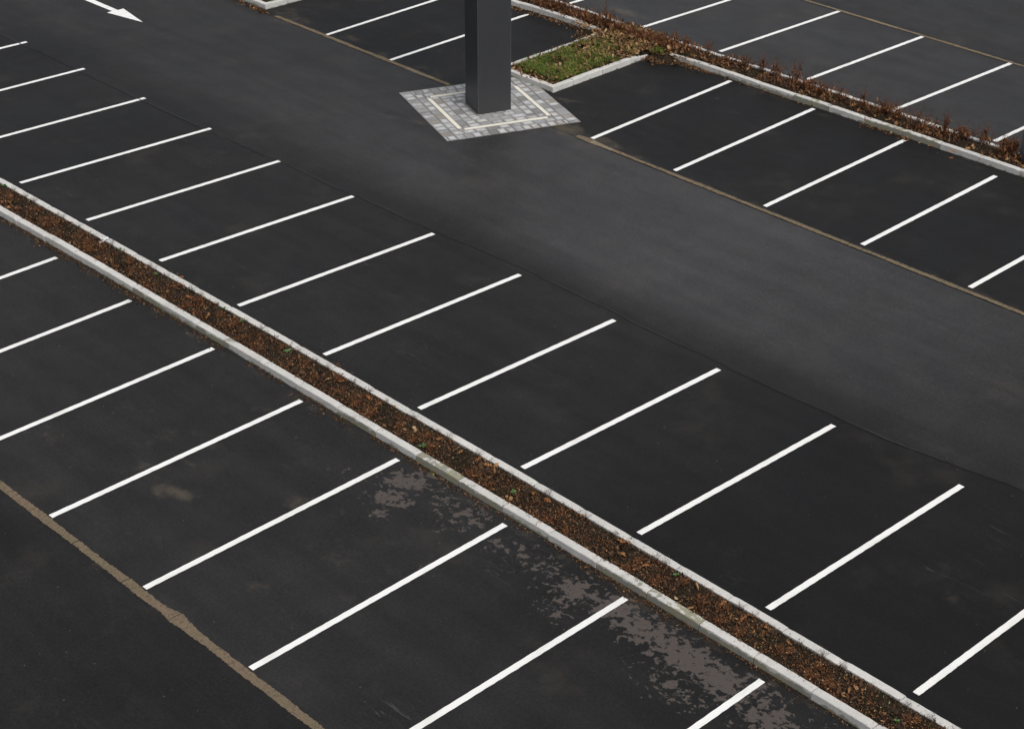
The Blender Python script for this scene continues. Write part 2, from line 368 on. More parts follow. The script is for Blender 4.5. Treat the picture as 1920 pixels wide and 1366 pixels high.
# ------------------------------------------------------------------ painted stall lines
ORD = ['first', 'second', 'third', 'fourth', 'fifth', 'sixth', 'seventh', 'eighth', 'ninth', 'tenth', 'eleventh', 'twelfth', 'thirteenth', 'fourteenth']
def stripe(a, b, label, group, width=.107, extra=None):
    """white line from a to b (ground points), ends cut square to the row"""
    a, b = Vector(a[:2]), Vector(b[:2]); n = max(2, int((b-a).length/.08)); vv = []; ff = []
    k = rnd.random()*9
    for i in range(n+1):
        t = i/n; c = a.lerp(b, t)
        e = .0022*math.sin(i*2.3+k)+rnd.uniform(-.0016, .0016); e2 = .0022*math.sin(i*1.9+k*2)+rnd.uniform(-.0016, .0016)
        vv += [(c.x, c.y-width/2+e, 0), (c.x, c.y+width/2+e2, 0)]
        if i: ff.append((2*i-2, 2*i, 2*i+1, 2*i-1))
    o = mesh("stall_line", [(q[0]-a.x, q[1]-a.y, 0) for q in vv], ff, M_PAINT)
    o.location = (a.x, a.y, .0045)
    return tag(o, label, "line marking", group)
A_n = [(38,343),(163,413),(300,489),(447,573),(608,665),(786,766),(980,877),(1198,1000),(1440,1141),(1717,1300)]
A_f = [(50,79),(158,129),(272,184),(395,241),(524,302),(662,368),(813,438),(975,515),(1152,600),(1348,692),(1563,797),(1803,910)]
def g2(p): q = G(*p); return (q.x, q.y)
near = [(0.02, 7.75), (0.02, 5.18), (0.03, 2.64)]+[g2(p) for p in A_n]
far = [g2(p) for p in A_f]+[(4.66, -22.53)]
for i in range(13):
    stripe(near[i], far[i], "white stall line between long bed and driveway, %s from the left in its row" % ORD[i], "white stall lines along the driveway side of the long bed")
B_n = [(106,483),(245,563),(400,653),(565,751),(746,861),(947,983),(1173,1121),(1429,1275)]
B_f = [(95,968),(271,1102),(470,1253)]
bn = [g2(p) for p in B_n]; bf = [(-6.13, q[1]-.10) for q in bn[:3]]+[g2(p) for p in B_f]+[(-6.13, bn[6][1]-.08), (-6.13, bn[7][1]-.06)]
for i in range(8):
    stripe(bn[i], bf[i], "white stall line below the long bed, %s from the left in its row" % ORD[i], "white stall lines on the lower left side of the long bed")
C_n = [(1110,260),(1265,320),(1434,387),(1617,459),(1819,539)]
C_f = [(1370,152),(1526,204),(1696,263),(1867,330)]
cn = [g2(p) for p in C_n]; cf = [g2(p) for p in C_f]+[(15.15, -16.15)]
for i in range(5):
    stripe(cn[i], cf[i], "white stall line right of the pillar, %s one from the pillar in its row" % ORD[i], "white stall lines right of the pillar")
cl = [((10.30, 2.80), (15.05, 2.98)), ((10.32, .36), (15.06, .47))]
for i, (a, b) in enumerate(cl):
    stripe(a, b, ["white stall line at the top edge, left of the pillar, nearer the far left island", "white stall line that passes behind the dark pillar"][i], "white stall lines left of the pillar")
D_n = [(1350,97),(1512,150),(1680,205),(1865,265)]
D_f = [(1575,21),(1730,69),(1900,117)]
dn = [(16.42, .34), (16.44, -2.21)]+[g2(p) for p in D_n]
df = [(21.0, .15), (21.0, -2.37)]+[g2(p) for p in D_f]+[(21.1, -12.55)]
for i in range(6):
    stripe(dn[i], df[i], "white stall line beyond the far shrub bed, %s one from the left in its row" % ORD[i], "white stall lines beyond the far shrub bed")
# direction arrow
tip, hl, hr = G(268, 42.5), G(201, 24.7), G(231.5, 17)
cl_, cr_ = G(210, 21.7), G(221, 19.7)
sl_, sr_ = G(155, 0), G(176.5, 0); ax = ((sl_+sr_)/2-(cl_+cr_)/2)
sl_ += ax*1.2; sr_ += ax*1.2
pts = [tip, hr, cr_, sr_, sl_, cl_, hl]; base = Vector((tip.x, tip.y, 0))
o = mesh("direction_arrow", [((p.x-base.x), (p.y-base.y), 0) for p in pts], [(0, 1, 2, 5, 6), (2, 3, 4, 5)], M_PAINT); o.location = (base.x, base.y, .0086)
tag(o, "white painted direction arrow pointing towards the lower right on the driveway", "road arrow")

# ------------------------------------------------------------------ gutters (silted block channels)
def gutter(name, xc, y0, y1, label, hw=.085, bulges=(), bright=()):
    root = empty(name, (xc, (y0+y1)/2, 0), label=label, cat="drain channel")
    n = 0; y = y0; mb = MB()
    while y < y1:
        L = rnd.choice([.22, .33, .33, .66, .99]); ye = min(y+L, y1); m_ = max(2, int((ye-y)/.03)); gap = rnd.choice([0, .004, .008, .011, .014])
        r = 0.
        for (b0, b1, bb) in bright:
            if b0 < y < b1: r = bb*rnd.uniform(.6, 1.3); gap = .006
        vv = []; ff = []
        for k in range(m_+1):
            t = y+gap+(ye-y-gap)*k/m_
            e1 = wob(t, 2+xc, .0055)+rnd.uniform(-.011, .011); e2 = wob(t, 5+xc, .0055)+rnd.uniform(-.011, .011); s1 = s2 = 0
            for (bc, bw_, ba) in bulges:
                s2 += ba*math.exp(-((t-bc)/bw_)**2); s1 += .35*ba*math.exp(-((t-bc)/bw_)**2)
            skew = .012*math.sin(t*3)
            for (dx, dz) in ((-hw-s1+e1, .0092), (-hw*.4-s1*.4, .013+s1*.12), (hw*.4+s2*.5, .013+s2*.16), (hw+s2+e2, .0092)):
                vv.append((dx, t+skew*0-(y0+y1)/2, dz))
            if k:
                for j in range(3): ff.append((4*k-4+j, 4*k-3+j, 4*k+1+j, 4*k+j))
        mb.add(vv, ff, r); y = ye
    o = mb.build("silted_blocks", M_SILT, root)
    return root
gutter("drain_channel", NEAR_GUT-.02, -32, 14, "tan silted drain channel along the lane in the bottom left corner", .067, [(-14.38, .13, .035), (-14.52, .25, .035), (-14.9, .6, .015), (-8.9, .5, .012), (-13.2, .4, .008)])
gutter("drain_channel", FAR_GUT-.01, -32, -6.05, "tan drain channel running right from the paved apron along the driveway", .056, [(-6.4, .3, .04)], [(-7.2, -6.5, .9)])
gutter("drain_channel", FAR_GUT-.01, -1.86, 4.75, "tan drain channel left of the pillar, between the far left island and the paved apron", .062, [(.6, .25, .03)], [(-1.9, -.9, 1.0)])
gutter("drain_channel", BACK_GUT, -32, 14, "thin tan drain channel across the top right corner", .055, [], [(-8, -2, .6), (-20, -14, .4)])

# ------------------------------------------------------------------ kerbs
def kerb(pts, outer, label, height=.125, width=.135, moss=0., mossy=None, step=1.0, phase=0., ramp_start=0, ramp_end=0, wall=.03):
    """pts: ground plan polyline of the outer top edge; outer: +1 when the road side lies to the left of the run"""
    P = [Vector((p[0], p[1], 0)) for p in pts]
    seg = [(P[i+1]-P[i]).length for i in range(len(P)-1)]; tot = sum(seg)
    def at(s):
        s = min(max(s, 0), tot)
        for i, L in enumerate(seg):
            if s <= L or i == len(seg)-1: return P[i].lerp(P[i+1], s/L), (P[i+1]-P[i]).normalized()
            s -= L
    mid, _ = at(tot/2)
    root = empty("kerb", mid, label=label, cat="kerb", group="pale concrete kerbs of the planting beds")
    cuts = [0]; s = phase
    while s < tot-.12:
        if s > .12: cuts.append(s)
        s += step
    cuts.append(tot); stones = []
    for a, b in zip(cuts, cuts[1:]):
        p0, d = at(a+.007); p1, _ = at(b-.007); d = (p1-p0).normalized(); nrm = Vector((-d.y, d.x, 0))*outer
        off = rnd.uniform(-.007, .007); hz = height+rnd.uniform(-.006, .006)
        p0 = p0+nrm*(off+rnd.uniform(-.002, .002)); p1 = p1+nrm*(off+rnd.uniform(-.002, .002))
        h0 = h1 = hz
        if ramp_start and a == 0: h0 = hz*ramp_start
        if ramp_end and b == tot: h1 = hz*ramp_end
        c = (p0+p1)/2; nst = 9; vv = []; ff = []
        prof = [(.022, -.06), (.012, 0.), (.004, -1), (0, -2), (-.018, 99), (-.03, 98), (-width+.008, 98), (-width, 97), (-width, -.06)]
        k = rnd.random()*20
        for i in range(nst+1):
            t = i/nst; p = p0.lerp(p1, t); hh = h0+(h1-h0)*t; e = .0
            if i in (0, nst): e = .006
            q = [(.010, -.06), (.008, 0), (.001, hh-.012-e), (-.003-e, hh-.005-e), (-.010-e, hh-e), (-width+.006, hh-e), (-width+.001, hh-.006-e), (-width, -.06)]
            for (o_, z) in q:
                ch = .0016*math.sin(i*3.1+k+z*40)
                vv.append(p+nrm*(o_+ch)+Vector((0, 0, z))-c)
        m_ = 8
        for i in range(nst):
            for j in range(m_-1):
                quad = (i*m_+j, (i+1)*m_+j, (i+1)*m_+j+1, i*m_+j+1)
                ff.append(quad if outer < 0 else quad[::-1])
        ff.append(tuple(range(m_)) if outer < 0 else tuple(range(m_))[::-1]); ff.append(tuple(nst*m_+j for j in range(m_))[::-1] if outer < 0 else tuple(nst*m_+j for j in range(m_)))
        o = mesh("kerb_stone", vv, ff, M_CONC, root)
        o.location = c-mid
        o.color = (min(1, max(0, moss+rnd.uniform(-.18, .18))), 0, 0, 1)
        if mossy:
            for (my, amt) in mossy:
                if abs(c.y-my) < .5*step:
                    o.color = (amt, 0, 0, 1)
                    if amt > .8: o['label'] = "kerb stone stained olive green by algae"
        stones.append(o)
    return root
def gp(L, z): return [(q.x, q.y) for q in (G(a, b, z) for a, b in L)]
def smooth_line(pts, blend=.6):
    # pull surveyed points towards their straight fit
    x = np.array([p[0] for p in pts]); y = np.array([p[1] for p in pts]); a, b = np.polyfit(y, x, 1)
    return [(float(x[i]*(1-blend)+(a*y[i]+b)*blend), float(y[i])) for i in range(len(pts))]
# long bed
bedF = [(-.24, 6.0)]+gp([(0,332.3),(202.4,444),(400,553.5),(750,753.5),(1100,955),(1450,1158.7),(1800,1362.7)], .12)+[(-.30, -27)]
bedN_in = [(-1.0, 6.0)]+gp([(0,384.5),(198,496),(504,675.2),(867,889.4),(1223,1100.2),(1535,1287.6)], .12)+[(-1.03, -27)]
bedN = [(x-.138, y) for x, y in bedN_in]
kerb(bedF, -1*-1, "pale concrete kerb on the driveway side of the long planting bed", .12, .14, .05, phase=.55)
yjoint = G(1525, 1300, .06).y
ph = (bedN[0][1]-yjoint) % 1.0
kerb(bedN, -1, "pale concrete kerb on the lower left side of the long planting bed, with algae stained stones", .12, .14, .30,
     mossy=[(-13.9, 1.0), (-14.9, .68), (-19.6, .85), (-18.6, .72), (-16.9, .15), (-15.9, .2), (-6.2, .65), (-11.8, .62), (-4.5, .1), (-3.4, .1), (-2.4, .1), (-7.9, .7), (-20.6, .6), (-21.6, .55)], phase=ph)
# far bed
fbN1 = [(15.18, 6), (15.222, 1.206), (15.30, .6), (15.335, -.116), (15.335, -1.073), (15.324, -1.758)]
kerb(fbN1, -1, "pale concrete kerb of the far bed behind the pillar, ending at the grassy island", .13, .13, .12, ramp_end=.75)
fbN2 = [(15.335, -3.95), (15.35, -4.9), (15.37, -5.83), (15.37, -7.0), (15.385, -7.85), (15.43, -8.72), (15.44, -9.75), (15.47, -10.77), (15.47, -11.75), (15.50, -12.74), (15.50, -13.75), (15.52, -18), (15.54, -27)]
kerb(fbN2, -1, "pale concrete kerb with greenish stones on the near side of the far shrub bed", .13, .13, .25,
     mossy=[(-7.0, .6), (-8.1, .95), (-9.0, .2), (-10.0, .9), (-11.0, .95), (-12.0, .1), (-13.0, .1)], ramp_start=.6)
fbF = [(16.14, 6), (16.145, .4), (16.145, -2.1), (16.19, -3.8), (16.195, -5.57), (16.26, -7.0), (16.31, -8.8), (16.33, -10.4), (16.29, -11.5), (16.33, -13), (16.34, -18), (16.36, -27)]
kerb(fbF, 1, "pale concrete kerb on the far side of the far shrub bed", .13, .11, .2)
# grassy island
ic = G(1036.6, 164.5, .13); ie = G(1217, 98, .13)
kerb([(ic.x, ic.y), (ie.x, ie.y)], -1, "pale concrete kerb on the right side of the grassy island", .135, .13, .05, phase=.7, ramp_end=.55)
kerb([(ic.x+.02, -2.02), (ic.x, ic.y+.004)], -1, "short pale concrete kerb at the front of the grassy island by the paved apron", .135, .13, .12, step=.62, phase=.1)
kerb([(15.15, -1.98), (ic.x+.02, -2.02)], -1, "pale concrete kerb on the left side of the grassy island, beside the pillar", .135, .11, .05)
# far left island
kerb([(10.37, 9.0), (10.36, 5.375)], -1, "pale stained concrete kerb on the driveway side of the far left island", .135, .13, .35, phase=.6)
kerb([(10.36, 5.37), (15.0, 5.2)], -1, "pale concrete kerb on the right side of the far left island", .135, .13, .1, phase=.7)

# ------------------------------------------------------------------ soil beds
def soil(name, ys, left, right, nx, z, amp):
    ys = np.asarray(ys); vv = []; nn = nx
    for y in ys:
        l, r = left(y), right(y)
        for i in range(nx):
            t = i/(nx-1); x = l+(r-l)*t
            h = z+amp*math.sin(math.pi*t)*.8+amp*.6*math.sin(y*3.1+t*4)*math.sin(y*1.3+t*7)+rnd.uniform(-.3, .3)*amp
            vv.append((x, y, h))
    i = np.arange(len(ys)-1)[:, None]*nx+np.arange(nx-1)[None, :]
    f = np.stack([i, i+1, i+nx+1, i+nx], 2).reshape(-1, 4)
    return tag(mesh(name, vv, f, M_SOIL, None, True), kind='structure')
fF = lambda y: lerp_poly(bedF, y)-.13
fN = lambda y: lerp_poly(bedN_in, y)-.01
soil("soil", np.arange(-26.9, 5.9, .06), fN, fF, 13, .088, .018)
gF = lambda y: lerp_poly(fbF, y)-.10
gN = lambda y: (lerp_poly(fbN1, y) if y > -2 else lerp_poly(fbN2, y) if y < -3.9 else 15.3)+.12
soil("soil", np.arange(-26.9, 5.9, .07), gN, gF, 12, .095, .02)
soil("soil", np.arange(-3.76, -2.06, .07), lambda y: 11.80, lambda y: 15.44, 52, .10, .02)
soil("soil", np.arange(5.45, 8.9, .09), lambda y: 10.48, lambda y: 15.1, 40, .10, .02)
# spill of soil where the kerbs stop
def heap(name, cx, cy, rx, ry, h):
    vv = []; n = 22; m_ = 9
    for a in range(m_+1):
        for b in range(n):
            r = a/m_; th = 6.28318*b/n; k = 1+.12*math.sin(th*3+cx)+.08*math.sin(th*7+cy)
            vv.append((cx+rx*r*k*math.cos(th), cy+ry*r*k*math.sin(th), .004+h*(1-r*r)**1.3+(rnd.uniform(-.1, .1)*h if 0 < a < m_ else 0)))
    ff = [(a*n+b, (a+1)*n+b, (a+1)*n+(b+1) % n, a*n+(b+1) % n) for a in range(m_) for b in range(n)]
    tag(mesh(name, vv, ff, M_SOIL, None, True), kind='structure')
heap("soil", 15.28, -3.95, .5, .62, .10)
heap("soil", 15.20, -1.80, .35, .42, .11)

# ------------------------------------------------------------------ litter, chips
def litter(name, P, sizes, mt, tilt=.45, rn=None, parent=None, flat=.35, beta=None):
    """P: (n,3) centres; each piece is a bent kite shaped flake"""
    n = len(P); P = np.asarray(P); s = np.asarray(sizes); th = rng.uniform(0, 6.283, n)
    ca, sa = np.cos(th), np.sin(th)
    tx, ty = rng.normal(0, tilt, n), rng.normal(0, tilt, n)
    wd = s*rng.uniform(flat, flat+.45, n); cur = s*rng.uniform(-.35, .35, n)
    loc = np.zeros((n, 6, 3))
    lx = np.stack([-.5*s, -.12*s, .25*s, .55*s, .2*s, -.15*s], 1); ly = np.stack([0*s, -.5*wd, -.42*wd, .1*wd, .5*wd, .38*wd], 1)
    lz = np.stack([cur*.5, -cur*.2, -cur*.1, cur*.6, 0*s, -cur*.2], 1)
    X = lx*ca[:, None]-ly*sa[:, None]; Y = lx*sa[:, None]+ly*ca[:, None]
    Z = lz+X*np.tan(np.clip(tx, -1.1, 1.1))[:, None]+Y*np.tan(np.clip(ty, -1.1, 1.1))[:, None]
    Z -= np.minimum(Z.min(1), 0)[:, None]*.7
    v = np.stack([X+P[:, 0:1], Y+P[:, 1:2], Z+P[:, 2:3]], 2).reshape(-1, 3)
    b = np.arange(n)[:, None]*6
    f = np.concatenate([b+np.array([0, 1, 4, 5]), b+np.array([1, 2, 3, 4])])
    r = rng.uniform(0, 1, n) if rn is None else rn
    return mesh(name, v, f, mt, parent, False, {'rnd': np.repeat(r, 6)})
def in_bed(n, left, right, y0, y1, z, edge=0.0):
    y = rng.uniform(y0, y1, n); t = rng.uniform(-edge, 1+edge, n)
    x = np.array([left(a)+(right(a)-left(a))*b for a, b in zip(y, t)])
    return np.stack([x, y, np.full(n, z)+.018*np.sin(np.pi*np.clip(t, 0, 1))], 1)
def clump(P, k, thr):   # keep points where a smooth field is high
    f = np.sin(P[:, 0]*k+1.3*np.sin(P[:, 1]*k*.7))+np.sin(P[:, 1]*k*1.21+2*np.sin(P[:, 0]*k*.9+1))
    return P[f+rng.normal(0, .5, len(P)) > thr]
P = in_bed(42000, fN, fF, -26, 5, .095)
f_ = rng.beta(1.05, 1.6, len(P)); tag(litter("mulch_chips", P, rng.uniform(.008, .028, len(P)), M_CHIP, .6, f_), kind='stuff', label="brown mulch chips and crumbled leaves covering the long bed", cat="mulch")
P = clump(in_bed(21000, fN, fF, -26, 5, .098), 5.5, -.25)
tag(litter("leaf_litter", P, rng.uniform(.012, .036, len(P)), M_RUST, .5, rng.beta(1.5, 1.7, len(P))), kind='stuff', label="rusty dried leaf litter in clumps on the long bed", cat="leaf litter")
P = in_bed(15000, gN, gF, -26, 5, .10); tag(litter("mulch_chips", P, rng.uniform(.012, .035, len(P)), M_CHIP, .5, rng.beta(1.2, 2.6, len(P))), kind='stuff', label="dark mulch chips covering the far shrub bed", cat="mulch")
P = clump(in_bed(7500, gN, gF, -26, 5, .11), 3.4, .15)
tag(litter("leaf_litter", P, rng.uniform(.03, .09, len(P)), M_LITTER, .45, rng.beta(1.7, 1.6, len(P))), kind='stuff', label="orange brown fallen leaves caught between the far shrubs", cat="leaf litter")
P = in_bed(9500, gN, gF, -26, 5, .12); P = clump(P, 2.6, -.3); P[:, 2] += rng.beta(1.2, 2.4, len(P))*.19
tag(litter("dead_ground_cover", P, rng.uniform(.018, .06, len(P)), M_RUST, .9, rng.beta(1.6, 1.4, len(P)), flat=.25), kind='stuff', label="low rusty dead ground cover between the far shrubs", cat="dead plants")
P = clump(in_bed(1500, fN, fF, -26, 5, .112), 3.7, .2)
tag(litter("fallen_leaves", P, rng.uniform(.04, .085, len(P)), M_LITTER, .45, rng.beta(1.6, 1.7, len(P)), flat=.4), kind='stuff', label="larger crumpled brown leaves scattered over the long bed", cat="leaf litter")
# litter washed against the lower kerb of the long bed: surveyed drifts
seg = []
for (y0, y1, n, wv) in [(-1.2, -.2, 80, .07), (-2.4, -1.2, 420, .10), (-3.6, -2.4, 650, .13), (-5.0, -3.6, 420, .11), (-6.3, -5.0, 620, .13), (-7.4, -6.3, 300, .09), (-8.6, -7.6, 320, .12), (-10.2, -9.2, 200, .08),
                        (-12.2, -10.6, 500, .13), (-14.2, -12.6, 520, .09), (-15.7, -14.2, 380, .10), (-17.2, -15.7, 240, .07), (-19.2, -17.2, 1000, .10), (-21.5, -19.3, 420, .06), (-26, -21.5, 500, .06)]:
    y = rng.uniform(y0, y1, n); x = np.array([lerp_poly(bedN, a) for a in y])-.02-np.abs(rng.normal(0, wv, n))*(.55+.45*np.sin(y*4)**2); seg.append(np.stack([x, y, np.full(n, .008)], 1))
P = np.concatenate(seg); P = P[rng.random(len(P)) < .62]
tag(litter("leaf_litter", P, rng.uniform(.012, .036, len(P)), M_LITTER, .3, rng.beta(1.3, 2.1, len(P))), kind='stuff', label="line of small brown leaf litter washed against the lower kerb of the long bed", cat="leaf litter")
seg = []
for (y0, y1, n, wv) in [(-1.6, -.6, 20, .04), (-3.6, -2.4, 90, .05), (-5.8, -4.9, 110, .06), (-8.4, -7.2, 60, .04), (-10.6, -9.3, 260, .09), (-13, -11, 30, .04), (-20, -15, 60, .04)]:
    y = rng.uniform(y0, y1, n); x = np.array([lerp_poly(bedF, a) for a in y])+.02+np.abs(rng.normal(0, wv, n)); seg.append(np.stack([x, y, np.full(n, .006)], 1))
P = np.concatenate(seg)
tag(litter("leaf_litter", P, rng.uniform(.012, .045, len(P)), M_LITTER, .3, rng.beta(1.2, 1.9, len(P))), kind='stuff', label="few crumbs of leaf litter on the asphalt along the driveway side of the long bed", cat="leaf litter")
# crumbs fallen on the kerb tops
y = rng.uniform(-26, 3, 420); x = np.array([lerp_poly(bedF, a) for a in y])-rng.beta(2.4, 1, 420)*.13
P1 = np.stack([x, y, np.full(420, .122)], 1)
y = rng.uniform(-26, 3, 500); x = np.array([lerp_poly(bedN_in, a) for a in y])-rng.beta(1, 3, 500)*.11
P2 = np.stack([x, y, np.full(500, .122)], 1); P = np.concatenate([P1, P2])
tag(litter("leaf_litter", P, rng.uniform(.006, .022, len(P)), M_CHIP, .2, rng.beta(1.2, 2.5, len(P))), kind='stuff', label="dark crumbs of mulch lying on the kerb tops of the long bed", cat="leaf litter")
# litter round the far bed and the island
seg = []
def drift(n, cx, cy, sx, sy, z=.008):
    seg.append(np.stack([cx+rng.normal(0, sx, n), cy+rng.normal(0, sy, n), np.full(n, z)+rng.uniform(0, .02, n)], 1))
def along(n, line, off, wv, y0, y1):
    y = rng.uniform(y0, y1, n); x = np.array([lerp_poly(line, a) for a in y])-off-np.abs(rng.normal(0, wv, n)); seg.append(np.stack([x, y, np.full(n, .008)], 1))
along(1500, fbN1, .03, .13, -2.1, 5.5); along(420, fbN2, .02, .10, -5.6, -4.0); along(100, fbN2, .02, .06, -8.6, -5.6); along(170, fbN2, .02, .09, -11.2, -9.9); along(60, fbN2, .02, .10, -17, -11.2)
drift(900, 15.15, -1.72, .22, .16); drift(1300, 15.15, -4.0, .22, .22, .03)
P = np.concatenate(seg); P = P[(P[:, 0] < 15.75)]
tag(litter("leaf_litter", P, rng.uniform(.02, .06, len(P)), M_LITTER, .35, rng.beta(1.4, 1.6, len(P))), kind='stuff', label="brown leaf litter on the asphalt along the far bed and round the island tips", cat="leaf litter")
seg = []
n = 2900; x = 11.85+(16.0-11.85)*rng.beta(3.2, 1.0, n); y = rng.uniform(-3.72, -2.08, n)
zz = .125+.05*np.clip((x-14)/1.5, 0, 1); seg.append(np.stack([x, y, zz+rng.uniform(0, .05, n)], 1))
n = 300; seg.append(np.stack([rng.uniform(11.9, 14.6, n), rng.uniform(-3.68, -2.2, n), rng.uniform(.15, .22, n)], 1))
n = 900; seg.append(np.stack([rng.uniform(15.0, 15.95, n), rng.normal(-2.9, 1.0, n), rng.uniform(.11, .18, n)], 1))
n = 260; seg.append(np.stack([rng.normal(11.95, .12, n), rng.uniform(-3.7, -2.1, n), rng.uniform(.11, .13, n)], 1))
P = np.concatenate(seg)
tag(litter("leaf_litter", P, rng.uniform(.04, .11, len(P)), M_LITTER, .38, rng.beta(2.3, 1.2, len(P)), flat=.35), kind='stuff', label="thick tan fallen leaves among the grass of the island", cat="leaf litter")
seg = []
y = rng.uniform(5.5, 9, 260); seg.append(np.stack([10.30-np.abs(rng.normal(0, .10, 260)), y, np.full(260, .01)], 1))
y = rng.normal(5.5, .25, 160); seg.append(np.stack([10.28-np.abs(rng.normal(0, .08, 160)), y, np.full(160, .01)], 1))
P = np.concatenate(seg); tag(litter("leaf_litter", P, rng.uniform(.03, .07, len(P)), M_LITTER, .35, rng.beta(1.6, 1.3, len(P))), kind='stuff', label="brown leaves gathered along the kerb of the far left island", cat="leaf litter")

# ------------------------------------------------------------------ grass
def grass(name, centres, blades, label, zb=.10, L0=.10, L1=.25):
    vs = []; fs = []; rs = []; k = 0
    for (cx, cy) in centres:
        hue = rnd.random(); nb = int(blades*rnd.uniform(.6, 1.3))
        for _ in range(nb):
            th = rnd.uniform(0, 6.283); L = rnd.uniform(L0, L1); bend = rnd.uniform(.35, 1.15); w_ = rnd.uniform(.005, .009)
            dx, dy = math.cos(th), math.sin(th); x = cx+rnd.gauss(0, .025); y = cy+rnd.gauss(0, .025); z = zb; a = 1.35-rnd.uniform(0, .45)
            r = min(1, max(0, .05+.65*hue+rnd.uniform(-.3, .35)))
            for j in range(4):
                ww = w_*(1-j/3.4)
                vs += [(x-dy*ww, y+dx*ww, z), (x+dy*ww, y-dx*ww, z)]; rs += [r, r]
                if j < 3: fs.append((k+2*j, k+2*j+1, k+2*j+3, k+2*j+2))
                st = L/3; x += dx*st*math.cos(a); y += dy*st*math.cos(a); z = max(zb*.3, z+st*math.sin(a)); a -= bend*.9
            k += 8
    o = mesh(name, vs, fs, M_GRASS, None, False, {'rnd': rs}); return tag(o, label, "grass", kind='stuff')
cs = []
for _ in range(560):
    x = 11.90+rnd.betavariate(1.0, 1.15)*3.4; y = rnd.uniform(-3.64, -2.24)
    if x > 14.3 and rnd.random() < .35: continue
    if x < 12.1 and rnd.random() < .35: continue
    if math.sin(x*5.2+y*2)+math.sin(y*6.1-x*1.7) < -1.15: continue
    cs.append((x, y))
cs += [(15.0+rnd.random()*.4, -3.6-rnd.random()*.5) for _ in range(6)]
grass("grass", cs, 26, "arching green grass with fallen leaves on the island behind the pillar")
grass("grass", [(rnd.uniform(10.5, 13.5), rnd.uniform(5.48, 8.6)) for _ in range(300)], 24, "green grass tufts on the far left island at the top edge")
grass("grass", [(-1.155, -13.9+rnd.uniform(-.3, .3)), (11.62, -3.25), (10.31, 5.75)], 4, "stray grass blades sprouting at the kerb feet", .005, .05, .12)

# ------------------------------------------------------------------ shrubs
def shrub_parts(seed, h, spread, nst, leaves):
    r = random.Random(seed); mb = MB(); tips = []
    for _ in range(nst):
        th = r.uniform(0, 6.283); sp = spread*r.uniform(.15, 1); H = h*r.uniform(.55, 1.05)
        p = [Vector((r.gauss(0, .025), r.gauss(0, .025), -.02))]
        for j in range(1, 5):
            t = j/4; p.append(p[0]+Vector((math.cos(th)*sp*t**.8+r.gauss(0, .012), math.sin(th)*sp*t**.8+r.gauss(0, .012), H*t)))
        mb.tube(p, [.0034, .003, .0026, .002, .0012], r.random())
        for j in range(1, 5):
            for _ in range(3):
                q = p[j]; e = q+Vector((r.gauss(0, .045), r.gauss(0, .045), r.uniform(.03, .11)))
                mb.tube([q, (q+e)/2+Vector((r.gauss(0, .006), r.gauss(0, .006), 0)), e], [.0021, .0017, .001], r.random()); tips.append(e); tips.append((q+e)/2)
    lp = [t for t in tips if t.z < h*.6 and r.random() < leaves]
    lp += [Vector((r.gauss(0, spread*.5), r.gauss(0, spread*.5), r.uniform(0, h*.28))) for _ in range(int(60*leaves))]
    return mb, lp
protos = []
for s in range(5):
    h, sp, ns, lv = [(.42, .17, 15, .7), (.55, .13, 13, .35), (.36, .24, 18, 1.0), (.50, .20, 12, .5), (.30, .22, 16, 1.2)][s]
    protos.append(shrub_parts(100+s, h*.82, sp*1.5, int(ns*1.05), lv*.8))
far_pos = [(1270,80,1,.8),(1300,84,0,.85),(1337,98,3,.8),(1361,117,4,.9),(1396,124,0,.9),(1428,134,1,.95),(1460,142,0,1),(1500,152,3,1.15),(1512,166,4,1.1),(1538,177,2,.95),(1580,190,3,1.1),(1615,205,1,1.1),(1652,214,2,1.15),(1684,227,0,1.15),
           (1727,243,3,1.25),(1770,252,1,1.25),(1806,258,4,1.2),(1852,266,1,1.2),(1882,286,2,1.2),(1905,283,4,1.2),
           (1087,50,2,.9),(1108,47,3,1.),(1137,56,1,1.35),(1150,66,0,1.),(1165,64,1,.9),(1176,75,2,1.),(1196,74,2,.95),(1210,80,4,1.2),(1226,86,2,1),(1240,88,0,.95),(1252,92,4,1.1),(1035,18,2,1.1),(1050,24,0,1),(1015,12,4,1.),(1066,30,4,.8)]
first = {}
FARLAB = ["leafless red brown twiggy shrub standing in the far bed", "tall thin bare red brown shrub standing in the far bed", "low bushy shrub with rusty dead leaves in the far bed", "spreading bare twiggy shrub in the far bed", "low wide mound of rusty dead leaves and twigs in the far bed"]
for (px_, py_, k, sc) in far_pos:
    g = G(px_, py_, .10)
    xr = min(max(g.x, gN(g.y)+.08), gF(g.y)-.04)
    if k not in first:
        root = empty("bare_shrub", (0, 0, 0))
        mb, lp = protos[k]
        mb.build("branches", M_TWIG, root)
        litter("dead_leaves", np.array([tuple(q) for q in lp]), rng.uniform(.02, .05, len(lp)), M_RUST, .8, rng.beta(1.4, 1.6, len(lp)), root)
        first[k] = root
    else:
        src = first[k]; root = src.copy(); COL.objects.link(root)
        for ch in src.children:
            c = ch.copy(); COL.objects.link(c); c.parent = root
    root.location = (xr, g.y, .10); root.rotation_euler = (0, 0, rnd.uniform(0, 6.28)); root.scale = (sc,)*2+(sc*rnd.uniform(.85, 1.1),)
    tag(root, FARLAB[k], "shrub", "bare red brown shrubs in the far bed")
